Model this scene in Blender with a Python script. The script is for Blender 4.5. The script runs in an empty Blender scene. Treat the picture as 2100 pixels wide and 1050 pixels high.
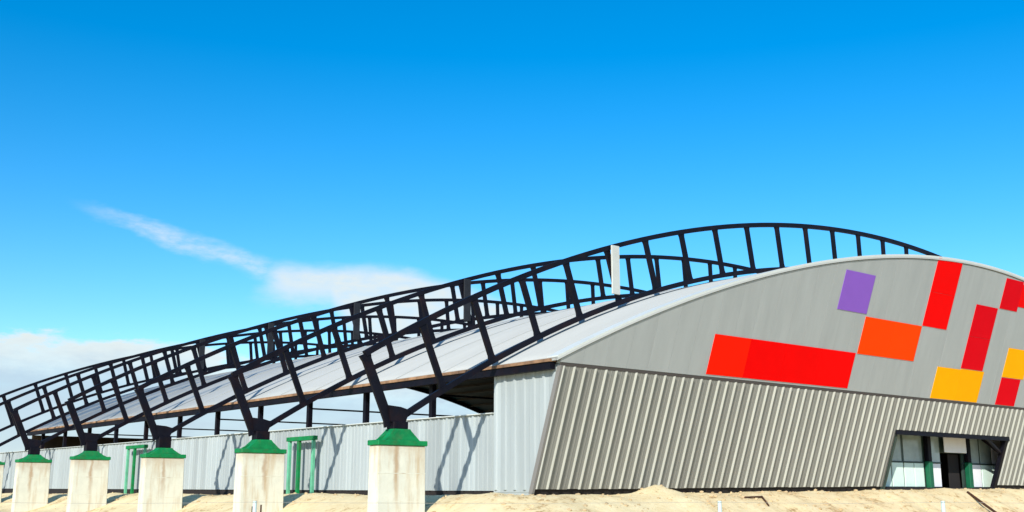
import bpy, bmesh, math, random
from mathutils import Vector, Matrix, noise

random.seed(7)
S = bpy.context.scene
C = S.collection

# ------------------------------------------------------------------ camera
EYE = 1.6
cam_d = bpy.data.cameras.new('camera')
cam_d.sensor_width = 36.0
cam_d.lens = 36.0 * 2260.0 / 2100.0
cam_d.clip_start = 0.1
cam_d.clip_end = 20000
cam = bpy.data.objects.new('camera', cam_d)
C.objects.link(cam)
cam.location = (0, 0, EYE)
cam.rotation_euler = (math.radians(90) + math.atan2(485, 2260), 0, 0)
S.camera = cam

# ------------------------------------------------------------------ light
SUN_EL = math.radians(29.0)
SUN_H = Vector((-0.267, -0.963)).normalized()          # horizontal direction towards the sun
world = bpy.data.worlds.new('World')
S.world = world
world.use_nodes = True
sun_d = bpy.data.lights.new('sun', 'SUN')
sun_d.energy = 4.9
sun_d.angle = math.radians(0.53)
sun_d.color = (1.0, 0.955, 0.87)
sun = bpy.data.objects.new('sun', sun_d)
C.objects.link(sun)
to_sun = Vector((SUN_H.x * math.cos(SUN_EL), SUN_H.y * math.cos(SUN_EL), math.sin(SUN_EL)))
sun.rotation_euler = to_sun.to_track_quat('Z', 'Y').to_euler()
sun.location = (-20, -40, 40)
S.view_settings.view_transform = 'Standard'
S.view_settings.look = 'None'
S.view_settings.gamma = 1.0
S.view_settings.exposure = 0.18
S.view_settings.use_curve_mapping = False


def build_sky():
    nt = world.node_tree
    nt.nodes.clear()
    N, L = nt.nodes, nt.links

    def val(x, sock):
        if isinstance(x, (int, float)):
            sock.default_value = x
        else:
            L.new(x, sock)

    def m(op, a, b=0.0, c=None, clamp=False):
        n = N.new('ShaderNodeMath')
        n.operation = op
        n.use_clamp = clamp
        val(a, n.inputs[0])
        val(b, n.inputs[1])
        if c is not None:
            val(c, n.inputs[2])
        return n.outputs[0]

    def ss(x, a, b):          # smoothstep from a to b
        n = N.new('ShaderNodeMapRange')
        n.interpolation_type = 'SMOOTHSTEP'
        val(x, n.inputs[0])
        val(a, n.inputs[1])
        val(b, n.inputs[2])
        n.inputs[3].default_value = 0
        n.inputs[4].default_value = 1
        return n.outputs[0]

    sky = N.new('ShaderNodeTexSky')
    sky.sky_type = 'NISHITA'
    sky.sun_disc = False
    sky.sun_elevation = SUN_EL
    sky.sun_rotation = math.atan2(SUN_H.x, SUN_H.y)
    sky.air_density = 1.0
    sky.dust_density = 0.35
    sky.ozone_density = 3.0
    tc = N.new('ShaderNodeTexCoord')
    sep = N.new('ShaderNodeSeparateXYZ')
    L.new(tc.outputs['Generated'], sep.inputs[0])
    x, y, z = sep.outputs
    az = m('MULTIPLY', m('ARCTAN2', x, y), 57.2958)
    el = m('MULTIPLY', m('ARCSINE', z), 57.2958)

    hs = N.new('ShaderNodeHueSaturation')
    hs.inputs['Hue'].default_value = 0.497
    hs.inputs['Saturation'].default_value = 1.47
    hs.inputs['Value'].default_value = 1.66
    L.new(sky.outputs[0], hs.inputs['Color'])
    # ---- clouds, laid out by compass bearing and elevation
    comb = N.new('ShaderNodeCombineXYZ')
    L.new(az, comb.inputs[0])
    L.new(m('MULTIPLY', el, 2.6), comb.inputs[1])

    def nz(scale, detail, off, rough=0.6):
        mp = N.new('ShaderNodeMapping')
        mp.inputs['Location'].default_value = (off, off * 0.7, 0)
        L.new(comb.outputs[0], mp.inputs[0])
        n = N.new('ShaderNodeTexNoise')
        n.inputs['Scale'].default_value = scale
        n.inputs['Detail'].default_value = detail
        n.inputs['Roughness'].default_value = rough
        L.new(mp.outputs[0], n.inputs['Vector'])
        return m('SUBTRACT', n.outputs['Fac'], 0.5)

    n1 = nz(0.32, 6, 3.1)
    n2 = nz(0.9, 5, 17.3)
    n3 = nz(0.12, 3, 41.0)
    # low cloud bank that runs round the horizon, higher to the left of the hall
    lift = m('MULTIPLY', ss(az, -12.5, -17.0), 0.9)
    top = m('ADD', m('ADD', m('MULTIPLY', n1, 2.6), m('MULTIPLY', n2, 1.1)), m('ADD', lift, 6.5))
    d = m('SUBTRACT', top, el)
    bank = m('MULTIPLY', ss(d, -0.1, 0.6), m('ADD', 0.86, m('MULTIPLY', n1, 0.45)), clamp=True)
    # long flat cloud behind the middle of the trusses
    top2 = m('SUBTRACT', m('ADD', 11.65, m('MULTIPLY', n1, 0.9)), m('MULTIPLY', m('MAXIMUM', m('ADD', az, 5.5), 0.0), 0.33))
    low2 = m('ADD', 9.6, m('MULTIPLY', n2, 1.2))
    low2 = m('SUBTRACT', low2, m('MULTIPLY', m('MAXIMUM', m('ADD', az, 9.5), 0.0), 1.2))
    flat = m('MULTIPLY', ss(m('SUBTRACT', top2, el), -0.15, 0.9), ss(m('SUBTRACT', el, low2), -0.7, 0.9))
    flat = m('MULTIPLY', m('MULTIPLY', flat, ss(m('ADD', az, m('MULTIPLY', n1, 2.5)), -13.9, -11.5)), ss(az, 8.0, 0.0))
    flat = m('MULTIPLY', flat, m('ADD', 0.82, m('MULTIPLY', n2, 0.6)))
    # thin wisp that climbs to the left of it
    line = m('ADD', 11.35, m('MULTIPLY', m('ADD', az, 13.3), -0.27))
    line = m('ADD', line, m('MULTIPLY', n1, 1.3))
    wd = m('ABSOLUTE', m('SUBTRACT', el, line))
    wid = m('ADD', 0.38, m('MULTIPLY', ss(az, -22.5, -17.5), 0.35))
    wisp = m('MULTIPLY', ss(wd, wid, 0.05), m('MULTIPLY', ss(az, -23.0, -18.0), ss(az, -11.5, -13.5)))
    wisp = m('MULTIPLY', wisp, m('ADD', 0.40, m('MULTIPLY', n2, 1.3)), clamp=True)
    dens = m('MAXIMUM', m('MAXIMUM', bank, flat), wisp, clamp=True)
    # cloud colour: white rim, bluer body below the tops
    mixc = N.new('ShaderNodeMix')
    mixc.data_type = 'RGBA'
    L.new(ss(d, 0.35, 2.3), mixc.inputs[0])
    mixc.inputs[6].default_value = (7.3, 7.8, 7.6, 1)
    mixc.inputs[7].default_value = (4.8, 6.0, 7.1, 1)
    mix = N.new('ShaderNodeMix')
    mix.data_type = 'RGBA'
    L.new(dens, mix.inputs[0])
    L.new(hs.outputs[0], mix.inputs[6])
    L.new(mixc.outputs[2], mix.inputs[7])
    bg = N.new('ShaderNodeBackground')
    bg.inputs['Strength'].default_value = 0.1
    L.new(mix.outputs[2], bg.inputs['Color'])
    out = N.new('ShaderNodeOutputWorld')
    L.new(bg.outputs[0], out.inputs['Surface'])


build_sky()


# ------------------------------------------------------------------ materials
def mat(name, col, rough=0.6, metal=0.0, var=0.0, vscale=1.5, bump=0.0, bscale=12.0, stretch=(1, 1, 1),
        stain=None, stain_amt=0.0, stain_scale=1.0, stain_stretch=(1, 1, 1), spec=0.4, coord='Object', objvar=0.0):
    mt = bpy.data.materials.new(name)
    mt.use_nodes = True
    nt = mt.node_tree
    N, L = nt.nodes, nt.links
    b = N['Principled BSDF']
    b.inputs['Base Color'].default_value = (*col, 1)
    b.inputs['Roughness'].default_value = rough
    b.inputs['Metallic'].default_value = metal
    b.inputs['Specular IOR Level'].default_value = spec
    if var == 0 and bump == 0 and stain is None:
        return mt
    tc = N.new('ShaderNodeTexCoord')
    oi = N.new('ShaderNodeObjectInfo')
    shift = N.new('ShaderNodeVectorMath')
    shift.operation = 'MULTIPLY_ADD'
    L.new(oi.outputs['Random'], shift.inputs[0])
    shift.inputs[1].default_value = (37.0, 21.0, 11.0)
    L.new(tc.outputs[coord], shift.inputs[2])

    def noise_node(scale, st, detail=5):
        mp = N.new('ShaderNodeMapping')
        mp.inputs['Scale'].default_value = st
        L.new(shift.outputs[0], mp.inputs[0])
        n = N.new('ShaderNodeTexNoise')
        n.inputs['Scale'].default_value = scale
        n.inputs['Detail'].default_value = detail
        n.inputs['Roughness'].default_value = 0.62
        L.new(mp.outputs[0], n.inputs['Vector'])
        return n
    cur = None
    if var:
        n = noise_node(vscale, stretch)
        r = N.new('ShaderNodeMapRange')
        r.inputs[1].default_value = 0.3
        r.inputs[2].default_value = 0.7
        r.inputs[3].default_value = 1 - var
        r.inputs[4].default_value = 1 + var
        L.new(n.outputs['Fac'], r.inputs[0])
        v = N.new('ShaderNodeVectorMath')
        v.operation = 'SCALE'
        v.inputs[0].default_value = col
        L.new(r.outputs[0], v.inputs['Scale'])
        cur = v.outputs[0]
    if var and objvar:
        r = N.new('ShaderNodeMapRange')
        r.inputs[3].default_value = 1 - objvar
        r.inputs[4].default_value = 1 + objvar
        L.new(oi.outputs['Random'], r.inputs[0])
        v = N.new('ShaderNodeVectorMath')
        v.operation = 'SCALE'
        L.new(cur, v.inputs[0])
        L.new(r.outputs[0], v.inputs['Scale'])
        cur = v.outputs[0]
    if stain is not None:
        n = noise_node(stain_scale, stain_stretch, 6)
        r = N.new('ShaderNodeMapRange')
        r.inputs[1].default_value = 0.5
        r.inputs[2].default_value = 0.72
        r.inputs[3].default_value = 0
        r.inputs[4].default_value = stain_amt
        L.new(n.outputs['Fac'], r.inputs[0])
        mx = N.new('ShaderNodeMix')
        mx.data_type = 'RGBA'
        L.new(r.outputs[0], mx.inputs[0])
        if cur is not None:
            L.new(cur, mx.inputs[6])
        else:
            mx.inputs[6].default_value = (*col, 1)
        mx.inputs[7].default_value = (*stain, 1)
        cur = mx.outputs[2]
    if cur is not None:
        L.new(cur, b.inputs['Base Color'])
    if bump:
        n = noise_node(bscale, (1, 1, 1), 6)
        bp = N.new('ShaderNodeBump')
        bp.inputs['Strength'].default_value = bump
        bp.inputs['Distance'].default_value = 0.05
        L.new(n.outputs['Fac'], bp.inputs['Height'])
        L.new(bp.outputs[0], b.inputs['Normal'])
    return mt


M = {}
M['steel'] = mat('dark_steel_paint', (0.0045, 0.0045, 0.009), 0.55, 0, 0.35, 1.2, stain=(0.022, 0.008, 0.006), stain_amt=0.5, stain_scale=0.8, spec=0.15)
M['conc'] = mat('pier_concrete', (0.66, 0.65, 0.53), 0.85, 0, 0.06, 1.6, 0.25, 9,
                stain=(0.46, 0.30, 0.13), stain_amt=0.62, stain_scale=1.1, stain_stretch=(2.6, 2.6, 0.3))
def concrete_streaks(mt):
    nt = mt.node_tree
    N, L = nt.nodes, nt.links
    b = N['Principled BSDF']
    src = b.inputs['Base Color'].links[0].from_socket
    tc = N.new('ShaderNodeTexCoord')
    oi = N.new('ShaderNodeObjectInfo')
    sp = N.new('ShaderNodeSeparateXYZ')
    L.new(tc.outputs['Object'], sp.inputs[0])

    def m(op, a, b_, clamp=False):
        n = N.new('ShaderNodeMath')
        n.operation = op
        n.use_clamp = clamp
        for k, x in enumerate((a, b_)):
            if isinstance(x, (int, float)):
                n.inputs[k].default_value = x
            else:
                L.new(x, n.inputs[k])
        return n.outputs[0]

    def rng(x, a, b_):
        n = N.new('ShaderNodeMapRange')
        n.interpolation_type = 'SMOOTHSTEP'
        n.inputs[1].default_value = a
        n.inputs[2].default_value = b_
        L.new(x, n.inputs[0])
        return n.outputs[0]
    nz = N.new('ShaderNodeTexNoise')
    nz.noise_dimensions = '4D'
    nz.inputs['Scale'].default_value = 1.6
    nz.inputs['Detail'].default_value = 5
    L.new(tc.outputs['Object'], nz.inputs['Vector'])
    L.new(m('MULTIPLY', oi.outputs['Random'], 40.0), nz.inputs['W'])
    wob = m('MULTIPLY', m('SUBTRACT', nz.outputs['Fac'], 0.5), 1.0)
    cx = m('ADD', sp.outputs[0], m('ADD', m('MULTIPLY', m('SUBTRACT', oi.outputs['Random'], 0.5), 0.7), m('MULTIPLY', wob, 0.5)))
    run = rng(m('ABSOLUTE', cx, 0.0), 0.22, 0.02)
    fade = rng(m('ADD', sp.outputs[2], m('MULTIPLY', wob, 2.0)), 1.2, 3.4)
    band = rng(m('ADD', sp.outputs[2], m('MULTIPLY', wob, 1.6)), 3.3, 4.3)
    amt = m('MAXIMUM', m('MULTIPLY', m('MULTIPLY', run, fade), 0.65), m('MULTIPLY', band, 0.38))
    mx = N.new('ShaderNodeMix')
    mx.data_type = 'RGBA'
    L.new(amt, mx.inputs[0])
    L.new(src, mx.inputs[6])
    mx.inputs[7].default_value = (0.36, 0.21, 0.10, 1)
    L.new(mx.outputs[2], b.inputs['Base Color'])


concrete_streaks(M['conc'])
M['green'] = mat('green_paint', (0.004, 0.19, 0.055), 0.6, 0, 0.25, 2.5, 0.15, 14, stain=(0.06, 0.12, 0.04), stain_amt=0.6, stain_scale=2.2, spec=0.2)
M['roof'] = mat('roof_sheet_metal', (0.405, 0.41, 0.38), 0.65, 0, 0.05, 0.35, 0.06, 6, stretch=(0.3, 1.6, 0.3))
M['under'] = mat('roof_underside', (0.10, 0.07, 0.042), 0.8, 0, 0.4, 0.6, stretch=(1, 0.1, 1))
M['gable'] = mat('grey_cladding', (0.36, 0.38, 0.37), 0.55, 0, 0.06, 0.6, 0.05, 5, stretch=(1.8, 1, 0.15), objvar=0.012,
                 stain=(0.29, 0.305, 0.30), stain_amt=0.35, stain_scale=0.5, stain_stretch=(2.5, 1, 0.12))
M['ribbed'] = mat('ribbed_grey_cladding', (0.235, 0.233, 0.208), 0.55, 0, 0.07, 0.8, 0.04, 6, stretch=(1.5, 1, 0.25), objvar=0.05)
M['rib'] = mat('pale_sunlit_rib', (0.43, 0.435, 0.385), 0.5, 0, 0.08, 0.8, stretch=(1.5, 1, 0.25), objvar=0.06)  # rib faces coloured paler to strengthen the sunlit stripes
M['trim'] = mat('pale_flashing', (0.58, 0.61, 0.57), 0.45, 0, 0.04, 1.0)
M['wall'] = mat('white_corrugated_sheet', (0.345, 0.385, 0.385), 0.5, 0, 0.06, 0.9, 0.04, 6, stretch=(1, 1, 0.2), objvar=0.15)
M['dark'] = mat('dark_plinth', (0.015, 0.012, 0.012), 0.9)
M['rust'] = mat('rusty_eave_steel', (0.30, 0.17, 0.09), 0.8, 0, 0.4, 1.5, stain=(0.03, 0.02, 0.02), stain_amt=0.9, stain_scale=0.5)
M['red'] = mat('red_panel', (0.86, 0.001, 0.001), 0.6, 0, 0.03, 1.0, spec=0.03, objvar=0.05)
M['scarlet'] = mat('scarlet_panel', (0.92, 0.011, 0.001), 0.6, 0, 0.03, 1.0, spec=0.03)
M['crimson'] = mat('crimson_panel', (0.70, 0.001, 0.008), 0.6, 0, 0.03, 1.0, spec=0.03, objvar=0.05)
M['orange'] = mat('orange_panel', (0.97, 0.055, 0.0005), 0.6, 0, 0.03, 1.0, spec=0.03, objvar=0.05)
M['yellow'] = mat('yellow_panel', (0.95, 0.40, 0.001), 0.6, 0, 0.03, 1.0, spec=0.03, objvar=0.05)
M['purple'] = mat('purple_panel', (0.23, 0.085, 0.50), 0.5, 0, 0.03, 1.0)
M['white'] = mat('white_board', (0.50, 0.50, 0.44), 0.5, 0, 0.03, 2)
M['mint'] = mat('pale_green_panel', (0.68, 0.84, 0.74), 0.45, 0, 0.05, 1.2)
M['glass'] = mat('grey_green_glass', (0.30, 0.37, 0.35), 0.12, 0, 0.25, 0.6, spec=0.6)
M['pale_glass'] = mat('pale_reflecting_glass', (0.34, 0.42, 0.42), 0.12, 0, 0.15, 0.8, spec=0.6)
M['stick'] = mat('rusty_rod', (0.06, 0.025, 0.012), 0.9, 0, 0.3, 3)
M['pale_stake'] = mat('pale_plastic', (0.55, 0.68, 0.66), 0.5)


def sand_material():
    mt = bpy.data.materials.new('dry_sand')
    mt.use_nodes = True
    nt = mt.node_tree
    N, L = nt.nodes, nt.links
    b = N['Principled BSDF']
    b.inputs['Roughness'].default_value = 0.95
    b.inputs['Specular IOR Level'].default_value = 0.1
    tc = N.new('ShaderNodeTexCoord')
    n1 = N.new('ShaderNodeTexNoise')
    n1.inputs['Scale'].default_value = 0.45
    n1.inputs['Detail'].default_value = 9
    n1.inputs['Roughness'].default_value = 0.68
    n2 = N.new('ShaderNodeTexNoise')
    n2.inputs['Scale'].default_value = 3.2
    n2.inputs['Detail'].default_value = 8
    n2.inputs['Roughness'].default_value = 0.7
    for n in (n1, n2):
        L.new(tc.outputs['Object'], n.inputs['Vector'])
    cr = N.new('ShaderNodeValToRGB')
    e = cr.color_ramp.elements
    e[0].position = 0.38
    e[0].color = (0.36, 0.22, 0.09, 1)
    e[1].position = 0.58
    e[1].color = (0.77, 0.65, 0.39, 1)
    k = cr.color_ramp.elements.new(0.46)
    k.color = (0.70, 0.56, 0.31, 1)
    mx = N.new('ShaderNodeMix')
    mx.data_type = 'FLOAT'
    mx.inputs[0].default_value = 0.42
    L.new(n1.outputs['Fac'], mx.inputs[2])
    L.new(n2.outputs['Fac'], mx.inputs[3])
    L.new(mx.outputs[0], cr.inputs[0])
    L.new(cr.outputs[0], b.inputs['Base Color'])
    bp = N.new('ShaderNodeBump')
    bp.inputs['Strength'].default_value = 0.5
    bp.inputs['Distance'].default_value = 0.12
    L.new(n2.outputs['Fac'], bp.inputs['Height'])
    L.new(bp.outputs[0], b.inputs['Normal'])
    return mt


M['sand'] = sand_material()

# ------------------------------------------------------------------ building frame of reference
# local axes of the hall: x = along the gable (u), y = along the building (r), z = up (world height)
D2 = Vector((0.7711765, 0.6366214, 0)).normalized()
D1 = Vector((-D2.y, D2.x, 0))
ANG = math.atan2(D2.y, D2.x)
ORG = Vector((2.42037, 52.0, 0))
LEAN = 0.36178                    # the gable leans out by this much per metre of height
Z0 = EYE + 5.9726                 # height where the coloured gable starts
UC, RR, APEX = 35.0, 78.0, EYE + 14.773


def loc(u, r, z=0.0):
    return ORG + D2 * u + D1 * r + Vector((0, 0, z))


def roof_z(u):
    return APEX - RR + math.sqrt(RR * RR - (u - UC) ** 2)


def face_r(z):                    # where the leaning gable stands at height z
    return -LEAN * (z - Z0)


def obj(name, bm, m, parent=None, smooth=False, at=None, rotz=None):
    me = bpy.data.meshes.new(name)
    bmesh.ops.recalc_face_normals(bm, faces=bm.faces)
    bm.to_mesh(me)
    bm.free()
    me.materials.append(M[m] if isinstance(m, str) else m)
    if smooth:
        for p in me.polygons:
            p.use_smooth = True
    o = bpy.data.objects.new(name, me)
    C.objects.link(o)
    if parent:
        o.parent = parent
    if at is not None:
        o.location = at
    if rotz is not None:
        o.rotation_euler = (0, 0, rotz)
    return o


def empty(name, at, rotz=ANG):
    o = bpy.data.objects.new(name, None)
    o.empty_display_size = 0.5
    C.objects.link(o)
    o.location = at
    o.rotation_euler = (0, 0, rotz)
    return o


def tag(o, label, cat, group=None):
    o['label'] = label
    o['category'] = cat
    if group:
        o['group'] = group
    return o


def box(bm, x0, x1, y0, y1, z0, z1):
    v = [bm.verts.new(p) for p in ((x0, y0, z0), (x1, y0, z0), (x1, y1, z0), (x0, y1, z0),
                                   (x0, y0, z1), (x1, y0, z1), (x1, y1, z1), (x0, y1, z1))]
    for f in ((0, 3, 2, 1), (4, 5, 6, 7), (0, 1, 5, 4), (1, 2, 6, 5), (2, 3, 7, 6), (3, 0, 4, 7)):
        bm.faces.new([v[i] for i in f])
    return v


def bevel_box(x0, x1, y0, y1, z0, z1, b=0.03, seg=1):
    bm = bmesh.new()
    box(bm, x0, x1, y0, y1, z0, z1)
    bmesh.ops.bevel(bm, geom=list(bm.edges), offset=b, segments=seg, affect='EDGES', profile=0.5)
    return bm


def bar(bm, a, b, w, d, side):
    """rectangular bar from a to b; w across in the plane, d along 'side'"""
    a, b, side = Vector(a), Vector(b), Vector(side).normalized()
    ax = (b - a).normalized()
    s = (side - ax * side.dot(ax)).normalized()
    t = ax.cross(s)
    vs = []
    for p in (a, b):
        for i, j in ((-1, -1), (1, -1), (1, 1), (-1, 1)):
            vs.append(bm.verts.new(p + t * (i * w / 2) + s * (j * d / 2)))
    for f in ((0, 1, 2, 3), (7, 6, 5, 4), (0, 4, 5, 1), (1, 5, 6, 2), (2, 6, 7, 3), (3, 7, 4, 0)):
        bm.faces.new([vs[i] for i in f])


def sweep(bm, pts, w, d, side=(0, 1, 0)):
    """rectangular section swept along pts lying in a plane with normal 'side'"""
    side = Vector(side)
    rings = []
    n = len(pts)
    for i, p in enumerate(pts):
        p = Vector(p)
        t = (Vector(pts[min(i + 1, n - 1)]) - Vector(pts[max(i - 1, 0)])).normalized()
        q = t.cross(side).normalized()
        rings.append([bm.verts.new(p + q * (a * w / 2) + side * (b * d / 2)) for a, b in ((-1, -1), (1, -1), (1, 1), (-1, 1))])
    for r0, r1 in zip(rings, rings[1:]):
        for k in range(4):
            bm.faces.new((r0[k], r0[(k + 1) % 4], r1[(k + 1) % 4], r1[k]))
    bm.faces.new(rings[0][::-1])
    bm.faces.new(rings[-1])


def prism(bm, poly, y0, y1):
    """polygon (x, z) given thickness along y"""
    a = [bm.verts.new((x, y0, z)) for x, z in poly]
    b = [bm.verts.new((x, y1, z)) for x, z in poly]
    n = len(poly)
    bm.faces.new(a)
    bm.faces.new(b[::-1])
    for i in range(n):
        bm.faces.new((a[i], b[i], b[(i + 1) % n], a[(i + 1) % n]))


def lean_slab(bm, poly, out0, out1):
    """polygon (u, z) laid on the leaning gable, from out0 to out1 metres proud of it"""
    a = [bm.verts.new((u, face_r(z) - out0, z)) for u, z in poly]
    b = [bm.verts.new((u, face_r(z) - out1, z)) for u, z in poly]
    n = len(poly)
    bm.faces.new(a)
    bm.faces.new(b[::-1])
    for i in range(n):
        bm.faces.new((a[i], b[i], b[(i + 1) % n], a[(i + 1) % n]))


# ------------------------------------------------------------------ ground
END_R = 81.4
PIER_U = -6.45
BAY = 13.5
TRUSS_R = [4.2 + BAY * i for i in range(7)]


def sstep(x, a, b):
    t = max(0.0, min(1.0, (x - a) / (b - a)))
    return t * t * (3 - 2 * t)


def plateau(u):
    return EYE - 0.16 + 0.0085 * max(0.0, min(45.0, u))


def ground_z(u, r):
    # distance outside the pad the hall stands on
    dx = max(-0.3 - u, 0.0, u - 71)
    dy = max(2.2 - r, 0.0, r - 150)
    q = math.hypot(dx, dy)
    hp = plateau(u)
    far = max(abs(u) / 400, abs(r) / 400)
    if far > 1:
        return 0.0
    s = sstep(q, 2.2, 7.2)
    z = hp * (1 - s) + 0.04 * s
    p = Vector((u * 0.35, r * 0.35, 0.3))
    edge = sstep(q, 0.2, 1.2) * (1 - 0.6 * sstep(q, 8, 20))
    z += edge * (0.16 * noise.noise(p) + 0.09 * noise.noise(p * 2.7) + 0.045 * noise.noise(p * 7.0))
    # crest of pushed-up sand along the foot of the walls
    z += 0.05 * math.exp(-((q - 2.0) / 0.8) ** 2) * (0.6 + 0.8 * noise.noise(Vector((u * 0.25, r * 0.25, 5.0))))
    # one taller heap in front of the ribbed wall
    z += 0.48 * max(0.0, 1 - math.hypot((u - 6.9) / 1.7, (r - 0.5) / 1.3)) ** 1.15
    return z


def graded(lo, hi, step, far):
    a = []
    x = lo
    while x < hi + 1e-6:
        a.append(x)
        x += step
    s, up = step, [a[-1]]
    while up[-1] < far:
        s *= 1.35
        up.append(up[-1] + s)
    s, dn = step, [a[0]]
    while dn[-1] > -far:
        s *= 1.35
        dn.append(dn[-1] - s)
    return dn[:0:-1] + a + up[1:]


def build_ground():
    us = graded(-13, 62, 0.34, 6000)
    rs = graded(-14, 100, 0.34, 6000)
    verts = []
    for r in rs:
        for u in us:
            verts.append((u, r, ground_z(u, r)))
    nu = len(us)
    faces = [(j * nu + i, j * nu + i + 1, (j + 1) * nu + i + 1, (j + 1) * nu + i)
             for j in range(len(rs) - 1) for i in range(nu - 1)]
    me = bpy.data.meshes.new('ground')
    me.from_pydata(verts, [], faces)
    me.materials.append(M['sand'])
    me.polygons.foreach_set('use_smooth', [True] * len(me.polygons))
    o = bpy.data.objects.new('ground', me)
    C.objects.link(o)
    o.location = ORG
    o.rotation_euler = (0, 0, ANG)
    o['kind'] = 'structure'
    return o


build_ground()

# ------------------------------------------------------------------ hall
hall = empty('arched_hall', loc(0, 0, 0))
tag(hall, 'large arched hall with grey gable of coloured panels and curved pale roof', 'building')

NU = 90
US = [-0.45 + (70.9) * i / NU for i in range(NU + 1)]


def build_roof():
    bm = bmesh.new()
    top, bot = [], []
    for u in US:
        z = roof_z(u)
        yf = face_r(z) - 0.02
        top.append((bm.verts.new((u, yf, z)), bm.verts.new((u, END_R + 0.6, z))))
        bot.append((bm.verts.new((u, yf, z - 0.16)), bm.verts.new((u, END_R + 0.6, z - 0.16))))
    for i in range(NU):
        f = bm.faces.new((top[i][0], top[i + 1][0], top[i + 1][1], top[i][1]))
        f.smooth = True
        g = bm.faces.new((bot[i][1], bot[i + 1][1], bot[i + 1][0], bot[i][0]))
        g.material_index = 1
        bm.faces.new((bot[i][0], bot[i + 1][0], top[i + 1][0], top[i][0]))
        bm.faces.new((top[i][1], top[i + 1][1], bot[i + 1][1], bot[i][1]))
    bm.faces.new((top[0][0], top[0][1], bot[0][1], bot[0][0]))
    bm.faces.new((top[-1][1], top[-1][0], bot[-1][0], bot[-1][1]))
    o = obj('roof', bm, 'roof', hall)
    o.data.materials.append(M['under'])
    # standing seams across the roof, one every 4.5 m
    for k in range(1, 18):
        r = 4.5 * k
        bm = bmesh.new()
        pts = [(u, r, roof_z(u) + 0.005) for u in US[::3]]
        sweep(bm, pts, 0.07, 0.06)
        obj('standing_seam', bm, 'roof', o)
    # flashing along the gable edge
    bm = bmesh.new()
    ring = []
    for u in US:
        z = roof_z(u)
        f = [(face_r(z) - 0.045, z + 0.06), (face_r(z) + 0.75, z + 0.06), (face_r(z) + 0.75, z + 0.01),
             (face_r(z - 0.13) - 0.022, z - 0.17), (face_r(z - 0.13) - 0.045, z - 0.17)]
        ring.append([bm.verts.new((u, a, b)) for a, b in f])
    for a, b in zip(ring, ring[1:]):
        for k in range(5):
            bm.faces.new((a[k], a[(k + 1) % 5], b[(k + 1) % 5], b[k]))
    bm.faces.new(ring[0])
    bm.faces.new(ring[-1][::-1])
    obj('verge_flashing', bm, 'trim', o)
    return o


roof = build_roof()


def seg_arch(u0, u1, zlow, drop, n=6):
    """polygon between zlow and the arch less 'drop'"""
    p = [(u0, zlow), (u1, zlow)]
    for i in range(n + 1):
        u = u1 + (u0 - u1) * i / n
        zz = roof_z(u) - drop
        if zz > zlow + 0.01:
            p.append((u, zz))
    return p


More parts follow.
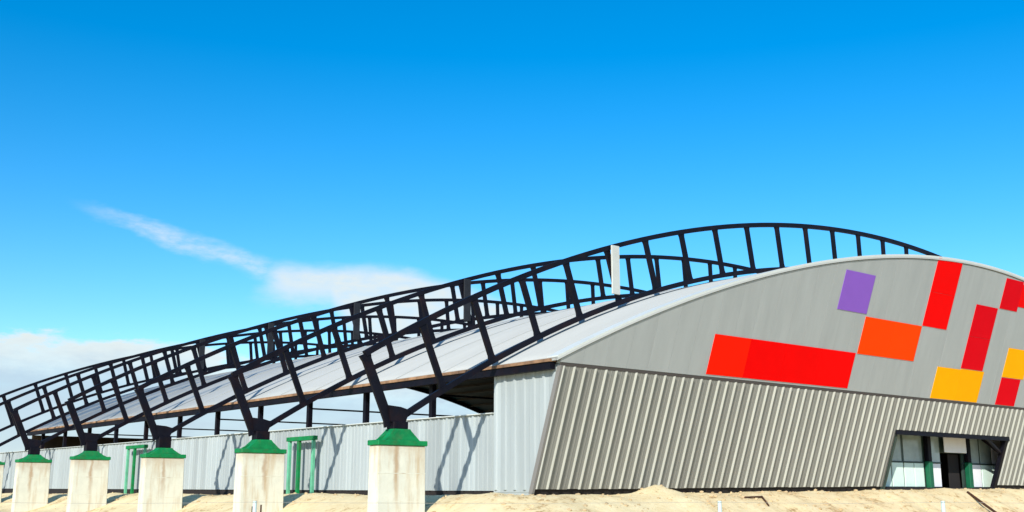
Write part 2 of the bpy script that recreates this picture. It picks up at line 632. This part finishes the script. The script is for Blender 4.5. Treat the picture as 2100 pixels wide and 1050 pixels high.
def build_gable():
    bm = bmesh.new()
    poly = [(-0.2, Z0 + 0.02), (70.2, Z0 + 0.02)] + [(70.2 - 70.4 * i / 60, max(Z0 + 0.03, roof_z(70.2 - 70.4 * i / 60) - 0.17)) for i in range(61)]
    lean_slab(bm, poly, -0.25, -0.05)
    g = obj('gable_wall', bm, 'gable', hall)
    # grey cladding sheets, one per grid column
    edges = [-0.2] + [1.2 + 0.995 * 1.5 * i for i in range(46)] + [70.2]
    for a, b in zip(edges, edges[1:]):
        bm = bmesh.new()
        p = seg_arch(a + 0.004, b - 0.004, Z0 + 0.05, 0.2)
        o1 = random.uniform(0.0, 0.008)
        lean_slab(bm, p, -0.05, 0.012 + o1)
        s = obj('cladding_sheet', bm, 'gable', g)
    # coloured panels: (u0, u1, v0, v1, material, label)
    rows = [0.16, 2.16, 4.36, 6.36, 8.5]
    P = [(10.12, 13.1, 0.16, 2.22, 'scarlet', 'scarlet panel at the left end of the long red strip'),
         (13.115, 16.3, 0.16, 2.22, 'red', 'second bright red panel of the long red strip'),
         (16.315, 19.6, 0.16, 2.22, 'red', 'third bright red panel of the long red strip'),
         (19.615, 22.95, 0.16, 2.22, 'red', 'bright red panel at the right end of the long red strip'),
         (20.1, 23.08, 4.5, 6.72, 'purple', 'purple panel high on the grey gable'),
         (23.12, 26.2, 2.2, 4.36, 'orange', 'left half of the orange panel'),
         (26.215, 29.32, 2.2, 4.36, 'orange', 'right half of the orange panel'),
         (29.36, 32.24, 4.4, 6.5, 'red', 'lower half of the tall red strip reaching the roof edge'),
         (29.36, 32.24, 6.515, 8.56, 'red', 'upper half of the tall red strip reaching the roof edge'),
         (35.2, 38.02, 2.17, 4.25, 'crimson', 'lower half of the dark red upright strip'),
         (35.2, 38.02, 4.265, 6.32, 'crimson', 'upper half of the dark red upright strip'),
         (38.24, 40.62, 6.36, 8.36, 'crimson', 'dark red panel under the roof edge'),
         (40.635, 43.4, 6.7, 8.2, 'red', 'red panel under the roof edge, far right'),
         (32.34, 35.25, 0.0, 2.08, 'yellow', 'left half of the yellow panel'),
         (35.265, 38.28, 0.0, 2.13, 'yellow', 'right half of the yellow panel'),
         (40.85, 43.9, 1.96, 3.94, 'yellow', 'yellow panel at the right edge'),
         (40.86, 43.56, -0.02, 1.92, 'crimson', 'dark red panel below the right yellow one')]
    for u0, u1, v0, v1, m, lab in P:
        v0 = max(v0, 0.08)
        bm = bmesh.new()
        tl, tr = Z0 + v1, Z0 + v1
        lean_slab(bm, [(u0, Z0 + v0), (u1, Z0 + v0), (u1, tr), (u0, tl)], -0.01, 0.045)
        o = obj('coloured_panel', bm, m, g)
        o['label'] = lab
    # dark shadow-gap flashing between gable and ribbed wall
    bm = bmesh.new()
    lean_slab(bm, [(-0.15, Z0 - 0.11), (70.1, Z0 - 0.11), (70.1, Z0 + 0.03), (-0.15, Z0 + 0.03)], -0.03, 0.02)
    obj('flashing', bm, M['gap'], g)


M['gap'] = mat('dark_joint', (0.07, 0.06, 0.055), 0.8)
build_gable()

# ---- ribbed lower wall
PITCH = 0.7
DOOR_U0, DOOR_U1, DOOR_Z = 29.4, 44.1, Z0 - 2.05
NPAN = 100


def panel_mesh(u0, zlow, zhigh):
    prof = [(0.0, 0.0), (0.015, 0.135), (0.05, 0.135), (0.08, 0.0), (0.45, 0.0), (0.46, 0.018), (0.47, 0.018), (0.48, 0.0), (0.692, 0.0)]
    bm = bmesh.new()
    a = [bm.verts.new((u0 + x, face_r(zlow) - d, zlow)) for x, d in prof]
    b = [bm.verts.new((u0 + x, face_r(zhigh) - d, zhigh)) for x, d in prof]
    c = [bm.verts.new((u0 + x, face_r(z) + 0.03, z)) for x, z in ((0.0, zlow), (0.692, zlow), (0.692, zhigh), (0.0, zhigh))]
    n = len(prof)
    for i in range(n - 1):
        f = bm.faces.new((a[i], a[i + 1], b[i + 1], b[i]))
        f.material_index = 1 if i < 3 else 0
    bm.faces.new(a[::-1] + [c[0], c[1]])
    bm.faces.new(b + [c[2], c[3]])
    bm.faces.new(c)
    bm.faces.new((a[0], b[0], c[3], c[0]))
    bm.faces.new((b[-1], a[-1], c[1], c[2]))
    return bm


def build_ribbed():
    bm = bmesh.new()
    zb = EYE - 0.5
    for a, b, z in ((0.0, DOOR_U0 - 0.02, zb), (DOOR_U0 - 0.02, DOOR_U1 + 0.02, DOOR_Z), (DOOR_U1 + 0.02, 70, zb)):
        lean_slab(bm, [(a, z), (b, z), (b, Z0 - 0.13), (a, Z0 - 0.13)], -0.24, -0.08)
    w = obj('ribbed_wall', bm, 'dark', hall)
    for i in range(NPAN):
        u = i * PITCH
        zl = plateau(u) + 0.30 + random.uniform(-0.015, 0.015)
        if DOOR_U0 - 0.01 <= u < DOOR_U1 - 0.01:
            zl = DOOR_Z
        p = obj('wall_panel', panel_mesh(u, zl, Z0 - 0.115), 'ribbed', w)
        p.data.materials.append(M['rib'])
    # corner angle
    bm = bmesh.new()
    z0, z1 = plateau(0) + 0.1, Z0 - 0.1
    v = []
    for z in (z0, z1):
        for x, d in ((-0.16, 0.06), (-0.02, 0.06), (-0.02, -0.2), (-0.16, -0.2)):
            v.append(bm.verts.new((x, face_r(z) - d, z)))
    for f in ((3, 2, 1, 0), (4, 5, 6, 7), (0, 1, 5, 4), (1, 2, 6, 5), (2, 3, 7, 6), (3, 0, 4, 7)):
        bm.faces.new([v[k] for k in f])
    obj('corner_angle', bm, M['corner'], w)


M['corner'] = mat('grey_corner_angle', (0.20, 0.19, 0.175), 0.6)
build_ribbed()


# ---- entrance set back under the leaning wall
def build_entrance():
    RE = 2.85
    gz = plateau(40) - 0.05
    bm = bmesh.new()
    box(bm, DOOR_U0 - 0.3, 38.03, RE, RE + 0.12, gz - 0.3, DOOR_Z + 1.2)
    box(bm, 41.03, 47.63, RE, RE + 0.12, gz - 0.3, DOOR_Z + 1.2)
    box(bm, 38.03, 41.03, RE, RE + 0.12, EYE + 2.72, DOOR_Z + 1.2)
    e = obj('entrance_wall', bm, M['frame'], hall)
    zt = EYE + 3.88
    zm = EYE + 2.0
    # upper panes
    for u0, u1, m in ((29.23, 30.73, 'glass'), (31.03, 33.13, 'glass'), (33.43, 35.73, 'glass'), (36.58, 38.03, 'pale_glass'),
                      (42.03, 43.43, 'pale_glass'), (43.63, 45.13, 'glass'), (45.33, 46.83, 'sign')):  # white end pane stands in for the bright background behind the braces
        obj('pane', bevel_box(u0, u1, RE - 0.03, RE + 0.02, zm + 0.06, zt, 0.01), m, e)
    # lower infill panels
    for u0, u1, m in ((29.03, 30.23, 'mint'), (30.33, 31.73, 'mint'), (31.88, 33.23, 'mint'), (33.38, 34.53, 'mint'), (34.63, 35.78, 'mint'),
                      (36.53, 37.98, 'sign'), (41.88, 43.53, 'sign'), (43.68, 45.13, 'mint'), (45.23, 46.63, 'mint')):
        obj('infill_panel', bevel_box(u0, u1, RE - 0.06, RE + 0.02, gz + 0.25, zm - 0.04, 0.015), m, e)
    for ua, ub in ((DOOR_U0, 38.03), (41.03, 47.0)):
        obj('transom', bevel_box(ua, ub, RE - 0.1, RE + 0.03, zm - 0.03, zm + 0.05, 0.01), M['frame'], e)
    # posts, green below and dark above
    for u in (36.15, 41.45):
        obj('post', bevel_box(u - 0.24, u + 0.24, RE - 0.42, RE - 0.06, gz - 0.2, zm + 0.1, 0.03), M['dgreen'], e)
        obj('post', bevel_box(u - 0.22, u + 0.22, RE - 0.40, RE - 0.08, zm + 0.1, DOOR_Z + 0.9, 0.03), 'steel', e)
    b = obj('sign_board', bevel_box(38.05, 41.03, RE - 0.42, RE - 0.36, EYE + 2.74, EYE + 3.86, 0.02), 'sign', e)
    b['label'] = 'blank white board above the dark doorway'
    obj('sill', bevel_box(DOOR_U0 + 0.1, 47.03, RE - 0.5, RE - 0.01, gz - 0.3, gz + 0.2, 0.02), 'dark', e)
    d = obj('door_leaf', bevel_box(39.58, 41.01, RE + 0.25, RE + 0.32, gz, EYE + 2.68, 0.02), 'dark', e)
    # near-black box added behind the doorway so the opening reads dark
    bm = bmesh.new()
    box(bm, 37.43, 37.53, RE + 0.12, RE + 6, gz - 0.2, EYE + 3.0)
    box(bm, 41.93, 42.03, RE + 0.12, RE + 6, gz - 0.2, EYE + 3.0)
    box(bm, 37.43, 42.03, RE + 6, RE + 6.1, gz - 0.2, EYE + 3.0)
    box(bm, 37.43, 42.03, RE + 0.12, RE + 6.1, EYE + 3.0, EYE + 3.1)
    obj('doorway_dark_box', bm, 'dark', e)
    # side cheeks, soffit and lintel of the opening
    bm = bmesh.new()
    zl = plateau(30)
    for u in (DOOR_U0 - 0.14, 46.93):
        prism_pts = [(face_r(DOOR_Z) - 0.0, DOOR_Z), (RE, DOOR_Z), (RE, zl - 0.3), (face_r(zl - 0.3), zl - 0.3)]
        if u > 40:
            continue
        a = [bm.verts.new((u, y, z)) for y, z in prism_pts]
        b2 = [bm.verts.new((u + 0.12, y, z)) for y, z in prism_pts]
        bm.faces.new(a)
        bm.faces.new(b2[::-1])
        for i in range(4):
            bm.faces.new((a[i], b2[i], b2[(i + 1) % 4], a[(i + 1) % 4]))
    obj('side_cheek', bm, M['frame'], e)
    bm = bmesh.new()
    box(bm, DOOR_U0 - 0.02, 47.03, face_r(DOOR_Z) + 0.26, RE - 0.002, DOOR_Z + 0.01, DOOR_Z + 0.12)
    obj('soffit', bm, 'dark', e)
    bm = bmesh.new()
    bar(bm, (DOOR_U0 - 0.05, face_r(DOOR_Z) + 0.1, DOOR_Z - 0.13), (DOOR_U1 + 0.05, face_r(DOOR_Z) + 0.1, DOOR_Z - 0.13), 0.3, 0.22, (0, 1, 0))
    obj('lintel', bm, 'steel', e)
    # leaning strut and braces at the right side of the opening
    zb = plateau(44) - 0.1
    bm = bmesh.new()
    bar(bm, (43.85, face_r(zb) + 0.12, zb), (43.85, face_r(DOOR_Z) + 0.12, DOOR_Z), 0.36, 0.3, (0, 1, 0.3))
    obj('leaning_strut', bm, 'steel', e)
    bm = bmesh.new()
    zq = EYE + 2.75
    bar(bm, (43.8, face_r(zq) + 0.12, zq), (41.03, face_r(DOOR_Z) + 0.12, DOOR_Z - 0.2), 0.16, 0.16, (0, 1, 0))
    obj('brace', bm, 'steel', e)
    bm = bmesh.new()
    bar(bm, (43.8, face_r(zq) + 0.3, zq + 0.1), (43.6, RE - 0.3, DOOR_Z - 0.1), 0.16, 0.16, (1, 0, 0))
    obj('brace', bm, 'steel', e)
    bm = bmesh.new()
    bar(bm, (29.62, face_r(zb) + 0.10, zb), (29.62, face_r(DOOR_Z) + 0.10, DOOR_Z), 0.16, 0.2, (0, 1, 0.3))
    obj('leaning_strut', bm, M['frame'], e)


M['sign'] = mat('white_sign_paint', (0.82, 0.82, 0.84), 0.5, 0, 0.03, 2)
M['dgreen'] = mat('deep_green_paint', (0.003, 0.10, 0.045), 0.5, 0, 0.15, 2)
M['frame'] = mat('dark_green_grey_frame', (0.035, 0.06, 0.05), 0.5, 0, 0.2, 1.0)
build_entrance()

# ---- tall side wall between the gable and the open bays
TALL_R = 5.15
LOW_TOP = EYE + 3.88


def build_side():
    # backing sheet of the tall part (plane u = 0, r from the leaning edge to TALL_R)
    zt = EYE + 6.0
    zb = plateau(0) - 0.4

    def slab(poly, x0, x1):
        bm = bmesh.new()
        a = [bm.verts.new((x0, y, z)) for y, z in poly]
        b = [bm.verts.new((x1, y, z)) for y, z in poly]
        n = len(poly)
        bm.faces.new(a)
        bm.faces.new(b[::-1])
        for i in range(n):
            bm.faces.new((a[i], b[i], b[(i + 1) % n], a[(i + 1) % n]))
        return bm
    w = obj('side_wall', slab([(face_r(zb) + 0.1, zb), (TALL_R, zb), (TALL_R, zt), (face_r(zt) + 0.1, zt)], -0.05, 0.03), 'wall', hall)
    # upright sheets with a raised rib each
    y = 0.18
    while y < TALL_R - 0.05:
        y1 = min(y + 0.735, TALL_R)
        zl = max(plateau(0) + 0.16, Z0 - (y - 0.05) / LEAN)
        zl1 = max(plateau(0) + 0.16, Z0 - (y1 - 0.05) / LEAN)
        zs = zl + 0.1 if zl > plateau(0) + 0.2 else zl
        bm = slab([(y, zs), (y1 - 0.012, zl1), (y1 - 0.012, zt - 0.02), (y, zt - 0.02)], -0.075, -0.045)
        for a, b2, d in ((0.30, 0.42, 0.08),):
            if y + b2 < y1:
                zr = max(plateau(0) + 0.18, Z0 - (y + a - 0.1) / LEAN) + 0.1
                v = []
                for z in (zr, zt - 0.03):
                    for yy, xx in ((a - 0.05, -0.076), (a, -0.076 - d), (b2, -0.076 - d), (b2 + 0.05, -0.076)):
                        v.append(bm.verts.new((xx, y + yy, z)))
                for f in ((0, 1, 5, 4), (1, 2, 6, 5), (2, 3, 7, 6), (0, 3, 2, 1), (4, 5, 6, 7)):
                    bm.faces.new([v[k] for k in f])
        obj('wall_sheet', bm, 'wall', w)
        y += 0.735
    # opposite long wall, closed
    bm = bmesh.new()
    box(bm, 69.9, 70.05, 2.3, END_R, plateau(70) - 0.4, EYE + 6.0)
    obj('far_side_wall', bm, 'wall', hall)
    # eave beam and its rusty top edge
    bm = bmesh.new()
    box(bm, -0.52, -0.2, 0.35, END_R, EYE + 5.70, EYE + 6.05)
    eb = obj('eave_beam', bm, 'steel', hall)
    bm = bmesh.new()
    box(bm, -0.60, -0.15, 0.30, END_R, EYE + 6.053, EYE + 6.20)
    obj('gutter', bm, 'rust', eb)
    # columns under the eave
    k = 1
    while TRUSS_R[0] + 6.75 * k < END_R:
        r = TRUSS_R[0] + 6.75 * k - 0.1
        bm = bmesh.new()
        box(bm, 0.06, 0.34, r - 0.15, r + 0.15, plateau(0) - 0.2, EYE + 6.1)
        obj('column', bm, 'steel', hall)
        k += 1
    # purlins under the roof
    for k in range(30):
        u = 1.2 + 2.3 * k
        bm = bmesh.new()
        z = roof_z(u) - 0.17
        y0 = face_r(z) + 0.6
        box(bm, u - 0.07, u + 0.07, y0, END_R, z - 0.24, z)
        obj('purlin', bm, M['purlin'], hall)
    # tie rods across the hall
    for i, r in enumerate([TRUSS_R[0] + 6.75 * k for k in (1, 3, 5, 7, 9)]):
        for z in (EYE + 5.2,):
            bm = bmesh.new()
            box(bm, 0.2, 69.8, r - 0.05, r + 0.05, z, z + 0.1)
            obj('tie_rod', bm, 'steel', hall)
    # open far end: tie beam and arch
    bm = bmesh.new()
    box(bm, 0.0, 70, END_R - 0.4, END_R, EYE + 3.9, EYE + 5.75)
    eb2 = obj('end_beam', bm, 'under', hall)
    bm = bmesh.new()
    sweep(bm, [(u, END_R - 0.1, roof_z(u) - 0.42) for u in US[1:-1:2]], 0.5, 0.3)
    obj('end_arch', bm, 'steel', hall)


M['purlin'] = mat('brown_purlin', (0.10, 0.065, 0.035), 0.8, 0, 0.3, 1.0)
build_side()


# ------------------------------------------------------------------ low corrugated wall (runs on past the hall)
def build_low_wall():
    root = empty('corrugated_wall', loc(0, TALL_R, plateau(0)))
    tag(root, 'low white corrugated metal wall running behind the row of piers', 'wall')
    root.rotation_euler = (0.004, 0, ANG)      # follows the ground, which rises slightly
    h = LOW_TOP - plateau(0)
    W = 0.75
    prof = [(0.0, 0.0), (0.10, 0.0), (0.13, 0.08), (0.25, 0.08), (0.29, 0.0), (0.48, 0.0), (0.51, 0.045), (0.56, 0.045), (0.59, 0.0), (0.742, 0.0)]
    bm = bmesh.new()
    a = [bm.verts.new((-0.06 - d, y, 0.24)) for y, d in prof]
    b = [bm.verts.new((-0.06 - d, y, h)) for y, d in prof]
    c = [bm.verts.new((-0.03, y, z)) for y, z in ((0, 0.24), (0.742, 0.24), (0.742, h), (0, h))]
    for i in range(len(prof) - 1):
        bm.faces.new((a[i], a[i + 1], b[i + 1], b[i]))
    bm.faces.new(a[::-1] + [c[0], c[1]])
    bm.faces.new(b + [c[2], c[3]])
    bm.faces.new(c)
    bm.faces.new((a[0], b[0], c[3], c[0]))
    bm.faces.new((b[-1], a[-1], c[1], c[2]))
    first = obj('wall_sheet', bm, 'wall', root)
    n = int((120 - TALL_R) / W)
    for i in range(1, n):
        o = first.copy()
        C.objects.link(o)
        o.parent = root
        o.location = (0, i * W, 0)
    bm = bmesh.new()
    box(bm, -0.028, 0.05, 0.0, n * W, -0.4, h - 0.03)
    obj('backing', bm, 'dark', root)
    bm = bmesh.new()
    box(bm, -0.22, 0.055, 0.0, n * W, h + 0.003, h + 0.05)
    obj('capping', bm, 'trim', root)


build_low_wall()

# ------------------------------------------------------------------ concrete piers
CAP_Z = [2.08, 2.10, 2.16, 2.34, 2.42, 2.5]
PIER_LABELS = ['tall concrete pier with green cap, the widest and nearest the gable',
               'concrete pier with green cap, second from the gable',
               'concrete pier with green cap, third from the gable, middle of the row',
               'concrete pier with green cap, fourth from the gable',
               'concrete pier with green cap, fifth from the gable, slimmest seen whole',
               'concrete pier with green cap cut off by the left edge of the photo']
ULOW, RLOW, ALOW = UC, 79.0, EYE + 14.773 + 0.27
RUP, AUP = 86.0, EYE + 17.90


def low_z(u):
    return ALOW - RLOW + math.sqrt(RLOW ** 2 - (u - UC) ** 2)


def up_z(u):
    return AUP - RUP + math.sqrt(RUP ** 2 - (u - UC) ** 2)


TRUSS_DZ = [0.0, 0.12, 0.34, 0.42, 0.46, 0.50, 0.55]      # the far bays stand a little higher
FOOT = (-6.55, EYE + 3.30)


def build_pier(i):
    r = TRUSS_R[i]
    base = ground_z(PIER_U, r) - 0.5
    t = empty('concrete_pier', loc(PIER_U, r, base))
    tag(t, PIER_LABELS[i], 'pier', 'concrete piers carrying the trusses')
    zc = EYE + CAP_Z[i] - base
    a, b = 0.40, 1.28
    # shaft, very slightly battered
    bm = bmesh.new()
    v = box(bm, -b, b, -a, a, 0, zc)
    for p in v:
        if p.co.z < 0.1:
            p.co.x *= 1.03
            p.co.y *= 1.03
    bmesh.ops.bevel(bm, geom=list(bm.edges), offset=0.035, segments=2, affect='EDGES')
    bmesh.ops.subdivide_edges(bm, edges=[e for e in bm.edges if e.calc_length() > 1.0], cuts=4, use_grid_fill=True)
    shaft = obj('shaft', bm, 'conc', t)
    for zz in (zc - 1.25, zc - 2.5):
        obj('formwork_ridge', bevel_box(-b - 0.012, b + 0.012, -a - 0.012, a + 0.012, zz, zz + 0.03, 0.008), 'conc', shaft)
    # green cap: plate and truncated pyramid
    cap = obj('cap', bevel_box(-b - 0.07, b + 0.07, -a - 0.07, a + 0.07, zc + 0.002, zc + 0.24, 0.03), 'green', t)
    bm = bmesh.new()
    zt = zc + 0.238
    zp = 2.84 + EYE - base if i < 2 else zc + 0.64
    rings = []
    for k, (fx, fy, z) in enumerate(((0.95, 0.40, zt), (0.86, 0.40, zt + 0.08), (0.50, 0.36, zp - 0.09), (0.44, 0.34, zp))):
        rings.append([bm.verts.new((fx * sx, fy * sy, z)) for sx, sy in ((-1, -1), (1, -1), (1, 1), (-1, 1))])
    for p, q in zip(rings, rings[1:]):
        for k in range(4):
            bm.faces.new((p[k], p[(k + 1) % 4], q[(k + 1) % 4], q[k]))
    bm.faces.new(rings[0][::-1])
    bm.faces.new(rings[-1])
    obj('pyramid', bm, 'green', cap)
    # stiffener fins on the cap
    for s in (-1, 1):
        bm = bmesh.new()
        prism(bm, [(s * 0.4, zt), (s * 1.15, zt), (s * 1.15, zt + 0.04), (s * 0.4, zp - 0.12)], -0.03, 0.03)
        obj('fin', bm, 'green', cap)
    # steel bearing block between cap and truss foot
    ft = FOOT[1] + TRUSS_DZ[i] - base
    bm = bevel_box(-0.44, 0.36, -0.30, 0.30, zp + 0.003, ft - 0.12, 0.02)
    obj('bearing', bm, 'steel', t)


for i in range(6):
    build_pier(i)

# ------------------------------------------------------------------ arched trusses
TRUSS_LABELS = ['arched dark steel truss standing nearest the coloured gable',
                'second arched dark steel truss back from the coloured gable',
                'third arched dark steel truss back from the coloured gable',
                'fourth arched dark steel truss back from the coloured gable',
                'fifth arched dark steel truss back from the coloured gable',
                'sixth arched dark steel truss, its foot just at the left edge',
                'farthest arched dark steel truss, last of the row, foot out of the photo']
STEP = 3.097
UT0 = -8.36


def build_truss():
    t = empty('arched_truss', loc(0, TRUSS_R[0], 0))
    # lower chord
    n = 80
    u0, u1 = FOOT[0], 2 * UC - FOOT[0]
    pts = [(u0 + (u1 - u0) * i / n, 0, low_z(u0 + (u1 - u0) * i / n)) for i in range(n + 1)]
    bm = bmesh.new()
    sweep(bm, pts, 0.27, 0.22)
    obj('lower_chord', bm, 'steel', t)
    u0, u1 = UT0, 2 * UC - UT0
    pts = [(u0 + (u1 - u0) * i / n, 0, up_z(u0 + (u1 - u0) * i / n)) for i in range(n + 1)]
    bm = bmesh.new()
    sweep(bm, pts, 0.27, 0.22)
    obj('upper_chord', bm, 'steel', t)
    for k in range(29):
        ut = UT0 + STEP * k
        ul = ut + (UC - ut) * 0.0335
        a, b = (ul, 0, low_z(ul)), (ut, 0, up_z(ut))
        w = 0.33
        if k in (0, 28):
            w = 0.46
        bm = bmesh.new()
        # upright with small haunches where it meets the chords
        A, B = Vector((a[0], a[2])), Vector((b[0], b[2]))
        ax = (B - A).normalized()
        cr = Vector((ax.y, -ax.x))
        h, f = w / 2, w / 2 + 0.08
        out = [A + cr * f, A + ax * 0.30 + cr * h, B - ax * 0.30 + cr * h, B + cr * f,
               B - cr * f, B - ax * 0.30 - cr * h, A + ax * 0.30 - cr * h, A - cr * f]
        prism(bm, [(q.x, q.y) for q in out], -0.075, 0.075)
        obj('end_post' if k in (0, 28) else 'post', bm, 'steel', t)
    # foot plate that gathers post and chord
    for s, uf in ((1, FOOT[0]), (-1, 2 * UC - FOOT[0])):
        bm = bmesh.new()
        z = FOOT[1]
        prism(bm, [(uf - 0.42 * s, z - 0.14), (uf + 0.38 * s, z - 0.14), (uf + 0.62 * s, z + 0.42), (uf + 0.1 * s, z + 0.55), (uf - 0.55 * s, z + 0.6)], -0.19, 0.19)
        obj('foot_plate', bm, 'steel', t)
    return t


def copy_tree(root, at):
    o = root.copy()
    C.objects.link(o)
    o.location = at
    for ch in root.children:
        c = ch.copy()
        C.objects.link(c)
        c.parent = o
    return o


bpy.context.view_layer.update()
truss0 = build_truss()
bpy.context.view_layer.update()
for i in range(7):
    t = truss0 if i == 0 else copy_tree(truss0, loc(0, TRUSS_R[i], TRUSS_DZ[i]))
    tag(t, TRUSS_LABELS[i], 'truss', 'arched trusses over the hall')

M['board'] = mat('dark_board_paint', (0.018, 0.02, 0.024), 0.7, 0, 0.3, 2, spec=0.2)
# white board hung on the nearest truss
bm = bevel_box(-0.30, 0.30, -0.05, 0.05, 0, 2.75, 0.02)
o = obj('white_board', bm, 'white', at=loc(7.55, TRUSS_R[0] - 0.26, EYE + 10.68), rotz=ANG)
tag(o, 'tall narrow white board fixed upright on the nearest truss', 'board', 'boards on the trusses')
for i, lab in ((1, 'second'), (2, 'third'), (3, 'fourth'), (4, 'fifth')):
    bm = bevel_box(-0.27, 0.27, -0.05, 0.05, 0, 2.75, 0.02)
    o = obj('dark_board', bm, M['board'], at=loc(7.55, TRUSS_R[i] - 0.2, EYE + 10.68 + TRUSS_DZ[i]), rotz=ANG)
    tag(o, 'dark grey board fixed upright on the %s truss back from the gable' % lab, 'board', 'boards on the trusses')


# ------------------------------------------------------------------ green frames in front of the low wall
M['lgreen'] = mat('faded_green_paint', (0.12, 0.42, 0.25), 0.5, 0, 0.2, 2.0)


def green_frame(r0, r1, label, u=-0.7, top=EYE + 3.42):
    z0 = ground_z(u, (r0 + r1) / 2) - 0.15
    t = empty('green_frame', loc(u, (r0 + r1) / 2, z0))
    tag(t, label, 'frame', 'green steel frames by the low wall')
    hw = (r1 - r0) / 2
    h = top - z0
    for y in (hw * 0.2,):
        obj('post', bevel_box(-0.1, 0.1, y - 0.12, y + 0.12, 0, h - 0.262, 0.015), 'green', t)
    for y in (-hw, hw):
        obj('post', bevel_box(-0.1, 0.1, y - 0.09, y + 0.09, 0, h - 0.262, 0.015), M['lgreen'], t)
    obj('lintel', bevel_box(-0.14, 0.14, -hw - 0.25, hw + 0.25, h - 0.26, h, 0.015), 'green', t)


green_frame(22.1, 25.1, 'green steel frame showing to the right of the second pier')
green_frame(49.0, 52.6, 'green steel frame showing to the left of the third pier', top=EYE + 3.75)


# ------------------------------------------------------------------ small things on the sand
def rod(name, a, b, rad, m, label, cat, extra=None):
    bm = bmesh.new()
    a, b = Vector(a), Vector(b)
    pts = [a, b] + ([Vector(extra)] if extra else [])
    o0 = a.copy()
    for p, q in zip(pts, pts[1:]):
        d = q - p
        mtx = Matrix.Translation((p + q) / 2 - o0) @ d.to_track_quat('Z', 'Y').to_matrix().to_4x4()
        bmesh.ops.create_cone(bm, cap_ends=True, segments=8, radius1=rad, radius2=rad * 0.9, depth=d.length + rad, matrix=mtx)
    o = obj(name, bm, m, at=o0)
    tag(o, label, cat)
    return o


def gp(u, r, dz=0.0):
    return loc(u, r, ground_z(u, r) + dz)


rod('rusty_rod', gp(34.4, -1.0, 0.06), gp(31.2, -4.6, 0.08), 0.085, 'stick', 'long rusty rod lying down the sand slope below the doorway', 'rod')
rod('bent_rod', gp(11.4, -1.3, 0.05), gp(12.9, -1.2, 0.07), 0.05, 'stick', 'short bent dark rod lying on the sand before the ribbed wall', 'rod',
    gp(12.0, -2.3, 0.05))
rod('dark_stake', gp(PIER_U - 1.2, 15.9, -0.2), gp(PIER_U - 1.2, 15.9, 0.88), 0.09, 'stick', 'dark stake standing before the foot of the second pier', 'stake')
rod('thin_stake', gp(PIER_U - 0.75, 15.9, -0.2), gp(PIER_U - 0.75, 15.9, 0.98), 0.05, 'stick', 'thin brown stake at the right foot of the second pier', 'stake')


def build_fence():
    """thin wire strung on pale stakes in front of the piers"""
    Y = 26.0
    t = empty('wire_fence', (0, Y, 0), 0)
    tag(t, 'thin wire strung low on pale stakes across the foreground', 'fence')
    wz = EYE - 0.215
    xs = [-19.0, -12.4, -5.92, 4.78, 9.92, 16.0]
    for x in xs:
        bm = bmesh.new()
        bmesh.ops.create_cone(bm, cap_ends=True, segments=10, radius1=0.05, radius2=0.045, depth=EYE + 0.3 - 0.19,
                              matrix=Matrix.Translation((x, 0, (EYE - 0.3 - 0.19) / 2)))
        obj('stake', bm, 'pale_stake', t)
    for a, b in zip(xs, xs[1:]):
        bm = bmesh.new()
        n = 10
        pts = [(a + (b - a) * k / n, -0.05, wz - 0.03 * math.sin(math.pi * k / n)) for k in range(n + 1)]
        sweep(bm, pts, 0.007, 0.007)
        obj('wire', bm, M['wire'], t)


M['wire'] = mat('dull_wire', (0.25, 0.23, 0.2), 0.6)
build_fence()


def build_rubble():
    """clods and stones strewn on the slope, too many and too small to count"""
    verts, faces = [], []
    base = bmesh.new()
    bmesh.ops.create_icosphere(base, subdivisions=1, radius=1)
    bv = [v.co.copy() for v in base.verts]
    bf = [[v.index for v in f.verts] for f in base.faces]
    base.free()
    for _ in range(2200):
        if random.random() < 0.6:
            u, r = random.uniform(-4, 55), 2.2 - abs(random.gauss(2.6, 2.2))
        else:
            u, r = -0.3 - abs(random.gauss(2.8, 2.0)), random.uniform(-3, 95)
        if r > 1.6 and u > -0.9:
            continue
        s = 0.02 + 0.09 * random.random() ** 4
        c = Vector((u, r, ground_z(u, r) + s * 0.15))
        k = len(verts)
        sc = Vector((s * random.uniform(0.8, 1.6), s * random.uniform(0.8, 1.6), s * random.uniform(0.5, 0.9)))
        for v in bv:
            j = 1 + 0.35 * noise.noise(v * 1.7 + c)
            verts.append((c.x + v.x * sc.x * j, c.y + v.y * sc.y * j, c.z + v.z * sc.z * j))
        faces += [[k + i for i in f] for f in bf]
    me = bpy.data.meshes.new('rubble')
    me.from_pydata(verts, [], faces)
    me.materials.append(M['clod'])
    o = bpy.data.objects.new('rubble', me)
    C.objects.link(o)
    o.location = ORG
    o.rotation_euler = (0, 0, ANG)
    o['kind'] = 'stuff'
    tag(o, 'brown clods and small stones strewn over the sand slope', 'rubble')


M['clod'] = mat('clod_brown', (0.52, 0.39, 0.22), 0.95, 0, 0.35, 0.8)
build_rubble()
